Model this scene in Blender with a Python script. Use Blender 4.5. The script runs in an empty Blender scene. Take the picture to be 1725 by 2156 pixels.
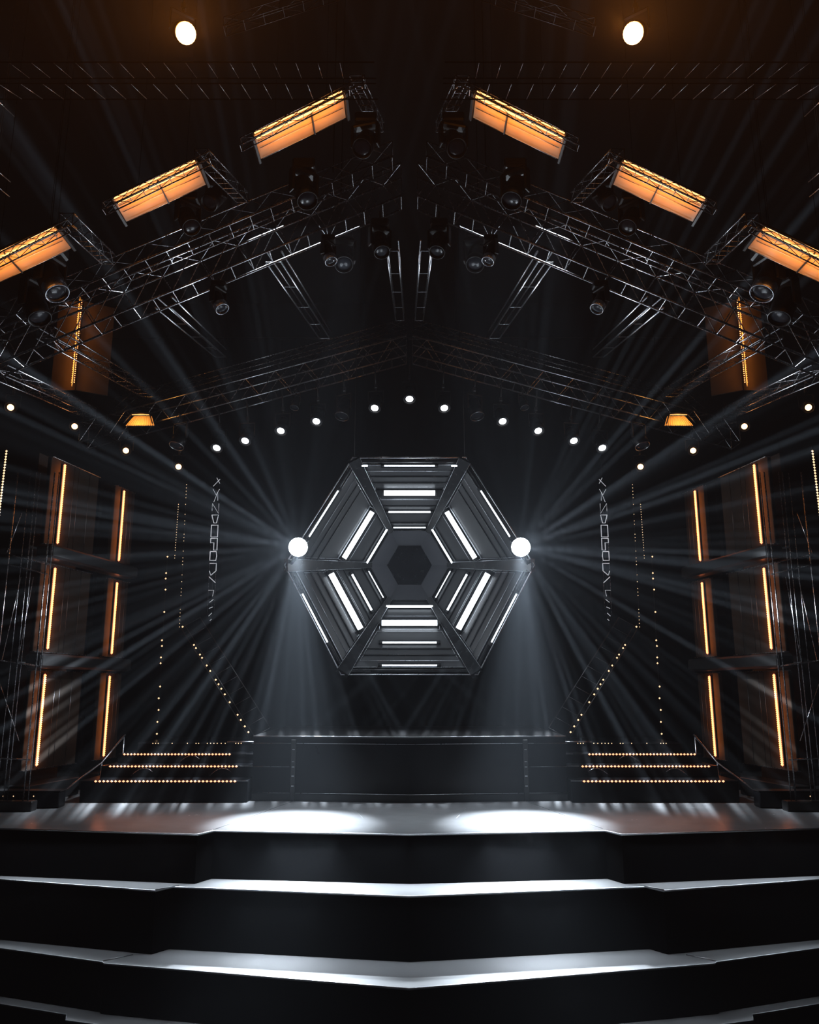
import bpy, bmesh, math, random
from mathutils import Vector, Matrix, Quaternion
random.seed(7)
C = bpy.context.scene.collection
V = Vector

# ------------------------------------------------------------------ camera maths
F = 1700.0; TILT = math.radians(12.34); CT, ST = math.cos(TILT), math.sin(TILT); EYE = 1.5
def P(px, py, Y):
    """world point on the vertical plane at distance Y"""
    a = (px - 862.5) / F; b = (1078 - py) / F
    k = Y / (CT - b * ST)
    return V((a * k, Y, EYE + k * (ST + b * CT)))
def PZ(px, py, z):
    a = (px - 862.5) / F; b = (1078 - py) / F
    k = (z - EYE) / (ST + b * CT)
    return V((a * k, k * (CT - b * ST), z))

# ------------------------------------------------------------------ materials
def mat(name, col, rough=.5, metal=0., bump=0., scale=20., var=.15, rvar=.1, emit=None, strength=0., spec=.5):
    m = bpy.data.materials.new(name); m.use_nodes = True
    nt = m.node_tree; b = nt.nodes['Principled BSDF']
    b.inputs['Metallic'].default_value = metal
    b.inputs['Specular IOR Level'].default_value = spec
    tc = nt.nodes.new('ShaderNodeTexCoord')
    nz = nt.nodes.new('ShaderNodeTexNoise'); nz.inputs['Scale'].default_value = scale; nz.inputs['Detail'].default_value = 4
    nt.links.new(tc.outputs['Object'], nz.inputs['Vector'])
    cr = nt.nodes.new('ShaderNodeMix'); cr.data_type = 'RGBA'
    cr.inputs['A'].default_value = (*[c * (1 - var) for c in col], 1)
    cr.inputs['B'].default_value = (*[min(1, c * (1 + var)) for c in col], 1)
    nt.links.new(nz.outputs['Fac'], cr.inputs['Factor']); nt.links.new(cr.outputs['Result'], b.inputs['Base Color'])
    mr = nt.nodes.new('ShaderNodeMapRange')
    mr.inputs['To Min'].default_value = max(.02, rough - rvar); mr.inputs['To Max'].default_value = min(1, rough + rvar)
    nt.links.new(nz.outputs['Fac'], mr.inputs['Value']); nt.links.new(mr.outputs['Result'], b.inputs['Roughness'])
    if bump:
        bp = nt.nodes.new('ShaderNodeBump'); bp.inputs['Strength'].default_value = bump; bp.inputs['Distance'].default_value = .01
        nt.links.new(nz.outputs['Fac'], bp.inputs['Height']); nt.links.new(bp.outputs['Normal'], b.inputs['Normal'])
    if emit:
        b.inputs['Emission Color'].default_value = (*emit, 1); b.inputs['Emission Strength'].default_value = strength
    return m

ORANGE = (1.0, .27, .035)
WARM = (1.0, .52, .2)
COOL = (.80, .90, 1.0)
M = {}
M['wall'] = mat('black_wall_paint', (.008, .008, .009), .85, bump=.1, scale=8, spec=.08)
M['ceiling'] = mat('black_ceiling_paint', (.005, .0045, .0045), .9, scale=5, spec=.05)
M['floor'] = mat('black_hall_floor', (.01, .01, .011), .6, scale=6, spec=.1)
M['deck'] = mat('stage_deck_vinyl', (.27, .275, .285), .25, scale=3.2, var=.12, rvar=.05, bump=.03)
M['step'] = mat('pale_grey_step_vinyl', (.28, .285, .295), .5, scale=3.2, var=.12, rvar=.05, bump=.03)
M['riser'] = mat('matt_black_riser', (.0015, .0015, .0017), .95, scale=15, spec=.02)
M['nosing'] = mat('worn_aluminium_nosing', (.75, .77, .8), .35, metal=.9, scale=40)
M['black'] = mat('black_powder_coat', (.012, .012, .013), .42, scale=60)
M['gloss'] = mat('black_gloss_panel', (.007, .0075, .009), .32, scale=6, spec=.15)
M['truss'] = mat('black_truss_tube', (.42, .42, .44), .27, metal=1., scale=30)
M['lacing'] = mat('dull_black_lacing', (.10, .10, .105), .35, metal=1., scale=30)
M['steel'] = mat('brushed_steel', (.6, .62, .66), .3, metal=1., scale=40)
M['cloth'] = mat('black_backdrop_cloth', (.010, .011, .016), .9, scale=4, bump=.2, spec=.05)
M['panel'] = mat('dark_brown_wall_panel', (.024, .018, .014), .7, scale=7, var=.25, spec=.08)
M['reflector'] = mat('white_lamp_reflector', (.6, .47, .28), .5, scale=10, var=.05)
M['hexpanel'] = mat('smoked_metal_panel', (.022, .023, .026), .38, scale=3, var=.25, rvar=.02)
M['hexinner'] = mat('slate_grey_panel', (.05, .052, .06), .6, scale=90, var=.35)
M['hexframe'] = mat('black_lacquer_frame', (.007, .0075, .009), .25, scale=12)
M['tube_white'] = mat('cool_white_tube', (.9, .9, .9), .4, emit=COOL, strength=7)
M['tube_thin'] = mat('cool_white_line_tube', (.9, .9, .9), .4, emit=COOL, strength=4.5)
M['tube_orange'] = mat('amber_tube', (.9, .7, .5), .4, emit=(1., .4, .12), strength=4)
M['led'] = mat('amber_led', (.9, .6, .3), .4, emit=(1., .27, .12), strength=3)
M['led'].cycles.emission_sampling = 'NONE'
M['led_stair'] = mat('warm_led', (.9, .7, .5), .4, emit=(1., .3, .14), strength=3)
M['bulb'] = mat('small_warm_bulb', (.9, .8, .6), .4, emit=(1., .62, .34), strength=1.6)
M['bulb'].cycles.emission_sampling = 'NONE'
M['lens_white'] = mat('white_lamp_lens', (.9, .9, .9), .3, emit=(.95, .97, 1.), strength=9)
M['lens_star'] = mat('dazzling_lamp_lens', (.9, .9, .9), .3, emit=COOL, strength=60)
M['lens_amber'] = mat('amber_lamp_lens', (.9, .7, .5), .3, emit=(1., .5, .22), strength=5)
M['lens_off'] = mat('dark_glass_lens', (.03, .035, .045), .08, scale=5)
M['glyph'] = mat('white_neon_glyph', (.9, .9, .9), .4, emit=(.85, .9, 1.), strength=.5)
M['glyph'].cycles.emission_sampling = 'NONE'

# ------------------------------------------------------------------ mesh builder
class MB:
    def __init__(s): s.v = []; s.f = []; s.smooth = []
    def add(s, vs, fs, smooth=False):
        o = len(s.v); s.v += [V(x) for x in vs]
        for f in fs: s.f.append([i + o for i in f]); s.smooth.append(smooth)
        return s
    def box(s, c, size, ax=None, bev=0.):
        """box at c; ax = (x,y,z) unit axes; chamfered along all edges when bev > 0"""
        c = V(c); X, Y, Z = ax or (V((1, 0, 0)), V((0, 1, 0)), V((0, 0, 1)))
        h = [d / 2 for d in size]
        if bev <= 0:
            vs = [c + X * (i * h[0]) + Y * (j * h[1]) + Z * (k * h[2]) for i in (-1, 1) for j in (-1, 1) for k in (-1, 1)]
            return s.add(vs, [(0, 1, 3, 2), (4, 6, 7, 5), (0, 4, 5, 1), (2, 3, 7, 6), (0, 2, 6, 4), (1, 5, 7, 3)])
        bm = bmesh.new(); bmesh.ops.create_cube(bm, size=1)
        bmesh.ops.scale(bm, vec=size, verts=bm.verts)
        bmesh.ops.bevel(bm, geom=bm.edges[:], offset=bev, segments=1, affect='EDGES')
        bm.verts.index_update()
        s.add([c + X * v.co.x + Y * v.co.y + Z * v.co.z for v in bm.verts], [[v.index for v in f.verts] for f in bm.faces])
        bm.free(); return s
    def tube(s, pts, r, n=8, caps=True, r2=None):
        pts = [V(p) for p in pts]; o = len(s.v); up = None
        for i, p in enumerate(pts):
            d = (pts[min(i + 1, len(pts) - 1)] - pts[max(i - 1, 0)]).normalized()
            if up is None:
                up = d.orthogonal().normalized()
            up = (up - d * up.dot(d)).normalized(); sd = d.cross(up)
            rr = r if r2 is None else r + (r2 - r) * i / (len(pts) - 1)
            for k in range(n):
                a = 2 * math.pi * k / n
                s.v.append(p + up * (math.cos(a) * rr) + sd * (math.sin(a) * rr))
        for i in range(len(pts) - 1):
            for k in range(n):
                s.f.append([o + i * n + k, o + i * n + (k + 1) % n, o + (i + 1) * n + (k + 1) % n, o + (i + 1) * n + k]); s.smooth.append(True)
        if caps:
            s.f.append([o + k for k in reversed(range(n))]); s.smooth.append(False)
            e = o + (len(pts) - 1) * n; s.f.append([e + k for k in range(n)]); s.smooth.append(False)
        return s
    def lathe(s, prof, n=20, mtx=None):
        mtx = mtx or Matrix(); o = len(s.v)
        for r, z in prof:
            for k in range(n):
                a = 2 * math.pi * k / n; s.v.append(mtx @ V((r * math.cos(a), r * math.sin(a), z)))
        for i in range(len(prof) - 1):
            for k in range(n):
                s.f.append([o + i * n + k, o + i * n + (k + 1) % n, o + (i + 1) * n + (k + 1) % n, o + (i + 1) * n + k]); s.smooth.append(True)
        return s
    def prism(s, poly, z0, z1):
        n = len(poly)
        vs = [V((x, y, z0)) for x, y in poly] + [V((x, y, z1)) for x, y in poly]
        return s.add(vs, [list(reversed(range(n))), list(range(n, 2 * n))] + [(i, (i + 1) % n, n + (i + 1) % n, n + i) for i in range(n)])
    def octa(s, c, rx, ry=None, rz=None, ax=None):
        ry = ry or rx; rz = rz or rx; c = V(c); X, Y, Z = ax or (V((1, 0, 0)), V((0, 1, 0)), V((0, 0, 1)))
        return s.add([c + X * rx, c - X * rx, c + Y * ry, c - Y * ry, c + Z * rz, c - Z * rz],
                     [(0, 2, 4), (2, 1, 4), (1, 3, 4), (3, 0, 4), (2, 0, 5), (1, 2, 5), (3, 1, 5), (0, 3, 5)], True)
    def mesh(s, name, material, origin=(0, 0, 0)):
        me = bpy.data.meshes.new(name); og = V(origin)
        me.from_pydata([tuple(v - og) for v in s.v], [], s.f)
        me.polygons.foreach_set('use_smooth', s.smooth)
        me.materials.append(material)
        bm = bmesh.new(); bm.from_mesh(me); bmesh.ops.recalc_face_normals(bm, faces=bm.faces); bm.to_mesh(me); bm.free()
        return me
    def build(s, name, material, parent=None, at=None, label=None):
        """one mesh object; coordinates given in the world (parent at its own location) unless at is given"""
        og = V((0, 0, 0))
        if parent is not None: og = wloc(parent) + (V(at) if at else V((0, 0, 0)))
        elif at: og = V(at)
        o = bpy.data.objects.new(name, s.mesh(name, material, og)); C.objects.link(o)
        if parent is not None: o.parent = parent
        if at: o.location = at
        if label: o['label'] = label
        return o
def wloc(o):
    l = V(o.location)
    while o.parent: o = o.parent; l += V(o.location)
    return l
def thing(name, label, cat, loc, group=None):
    o = bpy.data.objects.new(name, None); C.objects.link(o); o.empty_display_size = .1
    o.location = loc; o['label'] = label; o['category'] = cat; o['kind'] = 'thing'
    if group: o['group'] = group
    return o
def tag(o, label, cat, group=None, kind='thing'):
    o['label'] = label; o['category'] = cat
    if group: o['group'] = group
    if kind: o['kind'] = kind
    return o
def struct(name, mb, m):
    o = mb.build(name, m); o['kind'] = 'structure'; return o
def linkcopy(o, parent):
    c = o.copy(); C.objects.link(c); c.parent = parent; return c
SIDE = {-1: 'left', 1: 'right'}
def mx(p, s):
    """left-hand point carried to side s (-1 left, 1 right)"""
    return V((-p[0] * s, p[1], p[2]))

# ------------------------------------------------------------------ hall shell
WX, YB, ZF, ZC = 8.2, 17.2, -2.15, 10.2
struct('floor', MB().box((0, 7.5, ZF - .1), (2 * WX + .4, 22, .2)), M['floor'])
struct('ceiling', MB().box((0, 7.5, ZC + .1), (2 * WX + .4, 22, .2)), M['ceiling'])
struct('wall_back', MB().box((0, YB + .1, (ZC + ZF) / 2), (2 * WX + .4, .2, ZC - ZF)), M['wall'])
struct('wall_left', MB().box((-WX - .1, 7, (ZC + ZF) / 2), (.2, 20.4, ZC - ZF)), M['wall'])
struct('wall_right', MB().box((WX + .1, 7, (ZC + ZF) / 2), (.2, 20.4, ZC - ZF)), M['wall'])
struct('wall_front', MB().box((0, -3.3, (ZC + ZF) / 2), (2 * WX + .4, .2, ZC - ZF)), M['wall'])

# ------------------------------------------------------------------ stage and wide front steps
def poly_full(half):
    """half = points from far left to the centre"""
    return half + [(-x, y) for x, y in reversed(half[:-1])]
LV = [
    (0.0, [(-7.6, 9.97), (-4.518, 9.445), (-2.245, 9.058), (-2.125, 9.292), (0, 9.058)]),
    (-.495, [(-7.6, 10.2), (-4.402, 9.319), (-2.579, 8.816), (-2.45, 8.985), (0, 8.586)]),
    (-1.097, [(-7.6, 10.25), (-4.206, 9.055), (-2.99, 8.625), (-2.96, 8.58), (0, 7.91)]),
    (-1.55, [(-7.6, 9.9), (-4.06, 8.87), (-3.29, 8.6), (-3.24, 8.46), (0, 7.55)]),
]
BACK = 16.6
LBL = [('stage_deck', 'main stage deck of pale lit grey vinyl with pointed front edge', 'stage'),
       ('stage_step', 'brightly lit wide step directly below the main stage deck', 'step'),
       ('stage_step', 'grey wide step with dim ends, second below the stage deck', 'step'),
       ('stage_step', 'dark lowest wide step cut off by the bottom of the photo', 'step')]
for i, (z, half) in enumerate(LV):
    zb = LV[i + 1][0] if i < 3 else ZF
    t = thing(LBL[i][0], LBL[i][1], LBL[i][2], (0, 9, z), None if i == 0 else 'wide steps in front of the stage')
    pl = poly_full(half)
    full = pl + [(7.6, BACK), (-7.6, BACK)]
    top = MB().prism(full, z - .02, z); top.build('top', M['step' if i else 'deck'], t)
    back_in = [(x, y + .012) for x, y in pl] + [(7.6, BACK), (-7.6, BACK)]
    MB().prism(back_in, zb + .003, z - .02).build('riser', M['riser'], t)
    nz = MB()
    nz.tube([(x, y - .003, z - .006) for x, y in pl], .0075, 6)
    nz.build('nosing', M['nosing'], t, label='thin bright metal edge strip')
    if i == 0:
        for s in (-1, 1):
            a, b = mx((-2.13, 9.31, .001), s), mx((-1.58, 11.6, .001), s)
            MB().tube([a, b], .006, 4).build('seam', M['nosing'], t, label='thin bright seam across the deck')
            a, b = mx((-.55, 10.1, .001), s), mx((-.72, 10.9, .001), s)
            MB().tube([a, b], .0025, 4).build('seam', M['nosing'], t, label='thin bright seam across the deck')
    if i in (1, 2):
        a = half[2]; b = LV[i - 1][1][2]
        for s in (-1, 1):
            e = V((a[0] + (b[0] - a[0]) * .55, a[1] + .19, z + .004))
            MB().tube([mx((a[0], a[1], z + .004), s), mx(e, s)], .006, 4).build('seam', M['nosing'], t)

# ------------------------------------------------------------------ central platform
t = thing('stage_platform', 'low black raised platform at the middle of the stage back', 'platform', (0, 13, 0))
half = [(-2.17, 11.66), (-1.6, 11.62), (0, 11.43)]
pl = poly_full(half)
ZP = .86
MB().prism([(x, y) for x, y in pl] + [(2.17, 14.6), (-2.17, 14.6)], 0.003, ZP - .03).build('body', M['gloss'], t)
MB().prism([(x * 1.005, y - .02) for x, y in pl] + [(2.18, 14.6), (-2.18, 14.6)], ZP - .03, ZP).build('top', M['black'], t)
MB().tube([(x, y - .028, ZP - .004) for x, y in pl], .0055, 6).build('top_trim', M['nosing'], t)
MB().tube([(x, y - .012, ZP - .10) for x, y in pl], .003, 6).build('upper_rail', M['steel'], t)
MB().tube([(x, y - .012, .105) for x, y in pl], .0045, 6).build('lower_rail', M['steel'], t)
MB().prism([(x, y - .008) for x, y in pl] + [(x, y) for x, y in reversed(pl)], 0.004, .09).build('kickboard', M['black'], t)
for s in (-1, 1):
    MB().box(mx((-1.6, 11.595, ZP / 2 - .02), s), (.07, .03, ZP - .06), bev=.005).build('post', M['black'], t)
    for z in (.2, .33, .45, .52, .68): MB().box(mx((-1.6, 11.577, z), s), (.035, .006, .01)).build('bolt', M['nosing'], t)
    MB().tube([mx((-2.17, 11.64, .45), s), mx((-1.65, 11.605, .45), s)], .003, 5).build('mid_rail', M['steel'], t)

# ------------------------------------------------------------------ side stairs with LED nosings
led_mesh = None
def lamp_dot(mb_mesh, parent, loc, name='led'):
    o = bpy.data.objects.new(name, mb_mesh); C.objects.link(o); o.parent = parent; o.location = V(loc) - wloc(parent); return o
def dot_mesh(name, rx, ry, rz, m):
    return MB().octa((0, 0, 0), rx, ry, rz).mesh(name, m)
LED_STAIR = dot_mesh('led', .020, .010, .0155, M['led_stair'])
BULB = dot_mesh('bulb', .017, .015, .017, M['bulb'])
BULB_S = dot_mesh('bulb', .008, .008, .008, M['bulb'])
STAIRS = [  # front Y, top z, outer x, inner x, led outer x, led inner x, count
    (11.45, .285, -4.45, -2.19, -4.24, -2.36, 36),
    (11.85, .442, -4.33, -2.19, -4.20, -2.43, 36),
    (12.25, .575, -4.25, -2.19, -4.15, -2.62, 32),
    (12.65, .70, -4.1, -2.19, 0, 0, 0)]
for s in (-1, 1):
    t = thing('stage_stairs', 'black %s-hand stairs with rows of glowing amber lights on their nosings' % SIDE[s], 'stairs',
              mx((-3.3, 11.45, 0), s), 'stairs beside the raised platform')
    zb = 0.003
    for k, (y, z, xo, xi, lo, li, n) in enumerate(STAIRS):
        b = MB().box(mx(((xo + xi) / 2, (y + 14) / 2, (z + zb) / 2), s), (xi - xo, 14 - y, z - zb), bev=.004)
        st = b.build('step', M['gloss'], t)
        MB().box(mx(((xo + xi) / 2, y - .002, z - .006), s), (xi - xo, .02, .012)).build('nosing_strip', M['black'], st)
        MB().box(mx((xi - .09, y - .014, z - .004), s), (.20, .006, .006)).build('corner_strip', M['nosing'], st)
        for j in range(n):
            if k == 2 and random.random() < .0: continue
            x = lo + (li - lo) * j / (n - 1)
            lamp_dot(LED_STAIR, st, mx((x, y - .02, z - .008), s))
        zb = z
    # sparse lamps along the back edge of the stairs
    y, z = 12.65, .70
    for x in (-3.87, -3.83, -3.79, -3.58, -3.35, -3.22, -3.18, -3.05, -3.0, -2.95, -2.9, -2.84, -2.78, -2.62, -2.58, -2.54, -2.25):
        lamp_dot(BULB_S, t, mx((x, y - .012, z - .006), s), 'bulb')
    # rear guard rail, slanted handrail with posts
    g = MB(); g.tube([mx((-2.2, 12.64, .715), s), mx((-2.75, 12.64, .715), s)], .012, 6)
    g.build('back_rail', M['steel'], t)
    hr = MB(); hr.tube([mx((-4.72, 11.5, .12), s), mx((-4.35, 11.9, .48), s), mx((-4.18, 12.3, .84), s)], .013, 8)
    hr.build('handrail', M['steel'], t)
    for a, b2 in (((-4.72, 11.5, .01), (-4.72, 11.5, .13)), ((-4.35, 11.9, .01), (-4.35, 11.9, .48)), ((-4.19, 12.28, .01), (-4.19, 12.28, .82))):
        MB().tube([mx(a, s), mx(b2, s)], .011, 6).build('rail_post', M['steel'], t)
    for c in range(3):
        x0 = -3.9 + c * .55; zz = .30 + .14 * (c % 2)
        yy = 11.84 if c % 2 == 0 else 12.24
        MB().tube([mx((x0 + .3 * q / 6, yy - .012, zz + .01 + .10 * math.sin(q / 6 * 2.6)), s) for q in range(7)], .004, 5).build('cable', M['truss'], t)

# ------------------------------------------------------------------ haze comes from the world; backdrop cloth
b = MB(); N = 120
xs = [-6.4 + 12.8 * i / N for i in range(N + 1)]
vs = []
for x in xs:
    y = 15.6 + .035 * math.sin(x * 9) + .02 * math.sin(x * 23 + 1)
    vs += [(x, y, 0.02), (x, y + .02, 8.6)]
b.add(vs, [(2 * i, 2 * i + 2, 2 * i + 3, 2 * i + 1) for i in range(N)], True)
t = thing('backdrop_curtain', 'plain black backdrop cloth hanging behind the hexagon', 'curtain', (0, 15.6, .02))
o = b.build('cloth', M['cloth'], t)
sm = o.modifiers.new('thick', 'SOLIDIFY'); sm.thickness = .02
MB().tube([(-6.4, 15.62, 8.6), (6.4, 15.62, 8.6)], .03, 8).build('curtain_rail', M['black'], t)

# ------------------------------------------------------------------ hexagon light sculpture
HC = P(862.5, 1190, 12.5)
HW = (V((0, 0, EYE)) - HC).normalized(); HR = V((1, 0, 0)); HV = HW.cross(HR)
R0, RI = 1.69, .345; DEP = 1.55
def hdep(t): return DEP * (1 - (t - RI) / (R0 - RI)) if t > RI else DEP
def hp(x, y, d):
    x *= 1 - .085 * y / R0
    return HC + HR * x + HV * y - HW * d
def hk(k, t, l, lift=0.):
    """panel k (0 = top, anticlockwise), apothem t, sideways l"""
    a = math.radians(90 + 60 * k); n = V((math.cos(a), math.sin(a))); g = V((-n.y, n.x))
    q = n * t + g * l
    return hp(q.x, q.y, hdep(t) - lift)
def vx(k, t, lift=0.):
    a = math.radians(60 + 60 * k); R = t / math.cos(math.radians(30))
    return hp(R * math.cos(a), R * math.sin(a), hdep(t) - lift)
def m_of(px):    # pixel distance in the middle of the picture -> metres at the sloping panel
    t = px / 135.0
    for _ in range(4): t = px / 135.0 * (1 + hdep(t) / 12.7)
    return t
HX = thing('hexagonal_light_sculpture', 'large black hexagonal funnel with glowing white tubes in front of backdrop', 'light sculpture', HC)
def hexring(t, r, lift, name, m, k3=6):
    MB().tube([vx(i, t, lift) for i in range(6)] + [vx(0, t, lift)], r, k3).build(name, m, HX)
hexring(R0, .013, 0, 'outer_rim', M['steel'])
hexring(R0 - .05, .035, -.01, 'outer_frame', M['hexframe'])
hexring(R0 - .10, .008, .01, 'inner_rim', M['steel'])
hexring(.60, .012, .02, 'throat_ring', M['hexframe'])
hexring(RI, .006, .005, 'mouth_ring', M['hexinner'])
b = MB(); q = [vx(i, RI, -.01) for i in range(6)]
b.add(q + [p - HW * .03 for p in q], [range(6), list(reversed(range(6, 12)))] + [(i, (i + 1) % 6, 6 + (i + 1) % 6, 6 + i) for i in range(6)])
b.build('back_plate', M['hexframe'], HX)
for i in range(6):
    a, c = vx(i, R0 - .02, .03), vx(i, .585, .03)
    d = (c - a).normalized(); n = HW - d * HW.dot(d); n.normalize(); sd = d.cross(n)
    # a spoke tapers towards the throat
    w0, w1, h = .10, .045, .05
    b = MB()
    vs = [a - sd * w0 + n * h, a + sd * w0 + n * h, a + sd * w0 - n * h, a - sd * w0 - n * h,
          c - sd * w1 + n * h, c + sd * w1 + n * h, c + sd * w1 - n * h, c - sd * w1 - n * h]
    b.add(vs, [(0, 1, 2, 3), (4, 7, 6, 5), (0, 4, 5, 1), (1, 5, 6, 2), (2, 6, 7, 3), (3, 7, 4, 0)])
    sp = b.build('spoke', M['hexframe'], HX)
    for sg in (-1, 1):
        MB().tube([a + sd * (w0 * sg) + n * h, c + sd * (w1 * sg) + n * h], .004, 5).build('edge_strip', M['steel'], sp)
TUBES = {  # per panel: (distance px, half length px, radius m, kind)
    0: [(210, 58, .011, 't'), (152, 57, .042, 'w'), (112, 46, .015, 't'), (79, 35, .009, 't')],
    1: [(217, 56, .012, 't'), (127, 56, .040, 'w'), (80, 41, .016, 't')],
    2: [(220, 58, .012, 't'), (150, 66, .048, 'w'), (113, 43, .017, 't'), (80, 32, .008, 't')],
    3: [(208, 53, .010, 't'), (161, 53, .014, 't'), (120, 55, .048, 'w'), (86, 47, .020, 't')]}
TUBES[4] = TUBES[2]; TUBES[5] = TUBES[1]
tan30 = math.tan(math.radians(30))
def barbox(p0, p1, w, h, n):
    """bar from p0 to p1, w across, h along n"""
    d = (p1 - p0); L = d.length; d.normalize(); sd = n.cross(d).normalized()
    return MB().box((p0 + p1) / 2, (L, w, h), (d, sd, n))
for k in range(6):
    # main panel plate (thick trapezoid)
    def plate(t0, t1, mg, lift, th):
        f = [hk(k, t0, -(t0 * tan30 - mg), lift), hk(k, t0, t0 * tan30 - mg, lift), hk(k, t1, t1 * tan30 - mg * .6, lift), hk(k, t1, -(t1 * tan30 - mg * .6), lift)]
        g = [p - HW * th for p in f]
        return MB().add(f + g, [(0, 1, 2, 3), (7, 6, 5, 4), (0, 4, 5, 1), (1, 5, 6, 2), (2, 6, 7, 3), (3, 7, 4, 0)])
    pn = plate(1.60, .61, .07, 0, .03).build('panel', M['hexpanel'], HX)
    plate(.60, RI, .0, 0, .02).build('throat_panel', M['hexinner'], HX)
    pnorm = (hk(k, 1.6, .3) - hk(k, 1.6, -.3)).cross(hk(k, .7, 0) - hk(k, 1.6, 0)).normalized()
    if pnorm.dot(HW) < 0: pnorm = -pnorm
    # cross ribs of the panel
    for t in (1.42, 1.33, .98, .72):
        l = t * tan30 - .09
        barbox(hk(k, t, -l, .012), hk(k, t, l, .012), .018, .018, pnorm).build('rib', M['hexframe'], pn)
    # rectangular wire frame on the plate
    fr = MB(); c4 = [hk(k, 1.50, -(1.5 * tan30 - .14), .02), hk(k, 1.50, 1.5 * tan30 - .14, .02), hk(k, 1.08, 1.08 * tan30 - .12, .02), hk(k, 1.08, -(1.08 * tan30 - .12), .02)]
    fr.tube(c4 + [c4[0]], .0045, 5); fr.build('wire_frame', M['steel'], pn)
    for (dp, hl, r, kd) in TUBES[k]:
        t = m_of(dp); l = hl / 135.0 * (1 + hdep(t) / 12.7)
        lift = .05 + r
        tb = MB().tube([hk(k, t, -l, lift), hk(k, t, l, lift)], r, 12)
        tb.build('light_tube', M['tube_white'] if kd == 'w' else M['tube_thin'], pn, label='glowing white tube')
        # trough behind the tube and end caps
        e = min(l + .17, t * tan30 - .08) if kd == 'w' else min(l + .06, t * tan30 - .05)
        barbox(hk(k, t, -e, .025), hk(k, t, e, .025), r * 3.4 + .02, .03, pnorm).build('trough', M['gloss'], pn)
        for sg in (-1, 1):
            MB().tube([hk(k, t, sg * l, lift), hk(k, t, sg * (l + .035), lift)], r * 1.25, 10).build('end_cap', M['black'], pn)
        if kd == 'w':
            w = r * 1.9 + .01; tt = MB()
            for dt in (-w, w):
                tt.tube([hk(k, t + dt, -e, .045), hk(k, t + dt, e, .045)], .0035, 5)
            for sg in (-1, 1): tt.tube([hk(k, t - w, sg * e, .045), hk(k, t + w, sg * e, .045)], .0035, 5)
            tt.build('trough_lip', M['steel'], pn)
    if k in (0,):
        for sg in (-1, 1):
            t = m_of(210)
            MB().tube([hk(k, t, sg * .72, .06), hk(k, t, sg * .82, .06)], .013, 8).build('light_tube', M['tube_thin'], pn, label='short glowing white tube')
# suspension wires
for s in (-1, 1):
    MB().tube([vx(0 if s > 0 else 1, R0 - .04), V((s * .9, 12.9, 7.3))], .006, 5).build('suspension_wire', M['black'], HX)

# ------------------------------------------------------------------ lamp fixtures (shared meshes)
def disc(r, z, n=20):
    return MB().add([(0, 0, z)] + [(r * math.cos(2 * math.pi * k / n), r * math.sin(2 * math.pi * k / n), z) for k in range(n)],
                    [(0, 1 + k, 1 + (k + 1) % n) for k in range(n)])
def dome(r, h, z, n=20):
    pr = [(r * math.cos(a), z - h * math.sin(a)) for a in [i * math.pi / 2 / 4 for i in range(5)]]
    pr[-1] = (.0005, pr[-1][1]); return MB().lathe(pr, n)
PAR = {}
PAR['clamp'] = MB().box((0, 0, -.03), (.05, .06, .07), bev=.008).box((0, 0, -.08), (.03, .03, .06)).mesh('clamp', M['black'])
PAR['yoke'] = MB().box((0, 0, -.115), (.27, .035, .012)).box((-.13, 0, -.235), (.01, .035, .24)).box((.13, 0, -.235), (.01, .035, .24)).mesh('yoke', M['black'])
# can: axis along -Z, mouth at z = -.17
PAR['can'] = MB().lathe([(.02, .17), (.075, .165), (.095, .12), (.10, .0), (.112, -.02), (.112, -.17), (.104, -.17), (.098, -.10), (.03, -.02)], 22).mesh('can', M['gloss'])
PAR['can_ring'] = MB().lathe([(.105, -.165), (.114, -.168), (.114, -.176), (.105, -.176), (.105, -.165)], 22).mesh('rim', M['steel'])
PAR['lens'] = dome(.062, .012, -.150).mesh('lens', M['lens_white'])
PAR['lens_off'] = dome(.098, .02, -.145).mesh('lens', M['lens_off'])
PAR['lens_wide'] = dome(.104, .012, -.171).mesh('lens', M['lens_amber'])
PAR['lens_amber'] = dome(.06, .012, -.150).mesh('lens', M['lens_amber'])
MH = {}
MH['base'] = MB().box((0, 0, -.06), (.26, .2, .12), bev=.02).mesh('base', M['black'])
MH['yoke'] = MB().box((0, 0, -.14), (.30, .12, .05), bev=.015).box((-.155, 0, -.28), (.035, .11, .30), bev=.012).box((.155, 0, -.28), (.035, .11, .30), bev=.012).mesh('yoke', M['black'])
MH['head'] = MB().lathe([(.01, .17), (.09, .165), (.115, .12), (.12, .02), (.125, -.06), (.118, -.10)], 22).mesh('head', M['black'])
MH['snout'] = MB().lathe([(.118, -.09), (.122, -.10), (.122, -.21), (.112, -.215), (.10, -.16)], 22).mesh('snout', M['steel'])
MH['snout_dark'] = MH['snout'].copy(); MH['snout_dark'].materials[0] = M['black']
MH['lens'] = dome(.108, .03, -.17).mesh('lens', M['lens_off'])
def ch(name, me, parent, loc=(0, 0, 0), rot=None, label=None):
    o = bpy.data.objects.new(name, me); C.objects.link(o); o.parent = parent; o.location = loc
    if rot is not None: o.rotation_mode = 'QUATERNION'; o.rotation_quaternion = rot
    if label: o['label'] = label
    return o
def aimq(d): return V(d).normalized().to_track_quat('-Z', 'Y')
def rod_to(t, top):
    """short hanging rod from the fixture up to what carries it"""
    r = V(top) - V(t.location)
    if r.length > .05: ch('hanging_rod', MB().tube([(0, 0, -.02), r], .014, 6).mesh('hanging_rod', M['black']), t)
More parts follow.
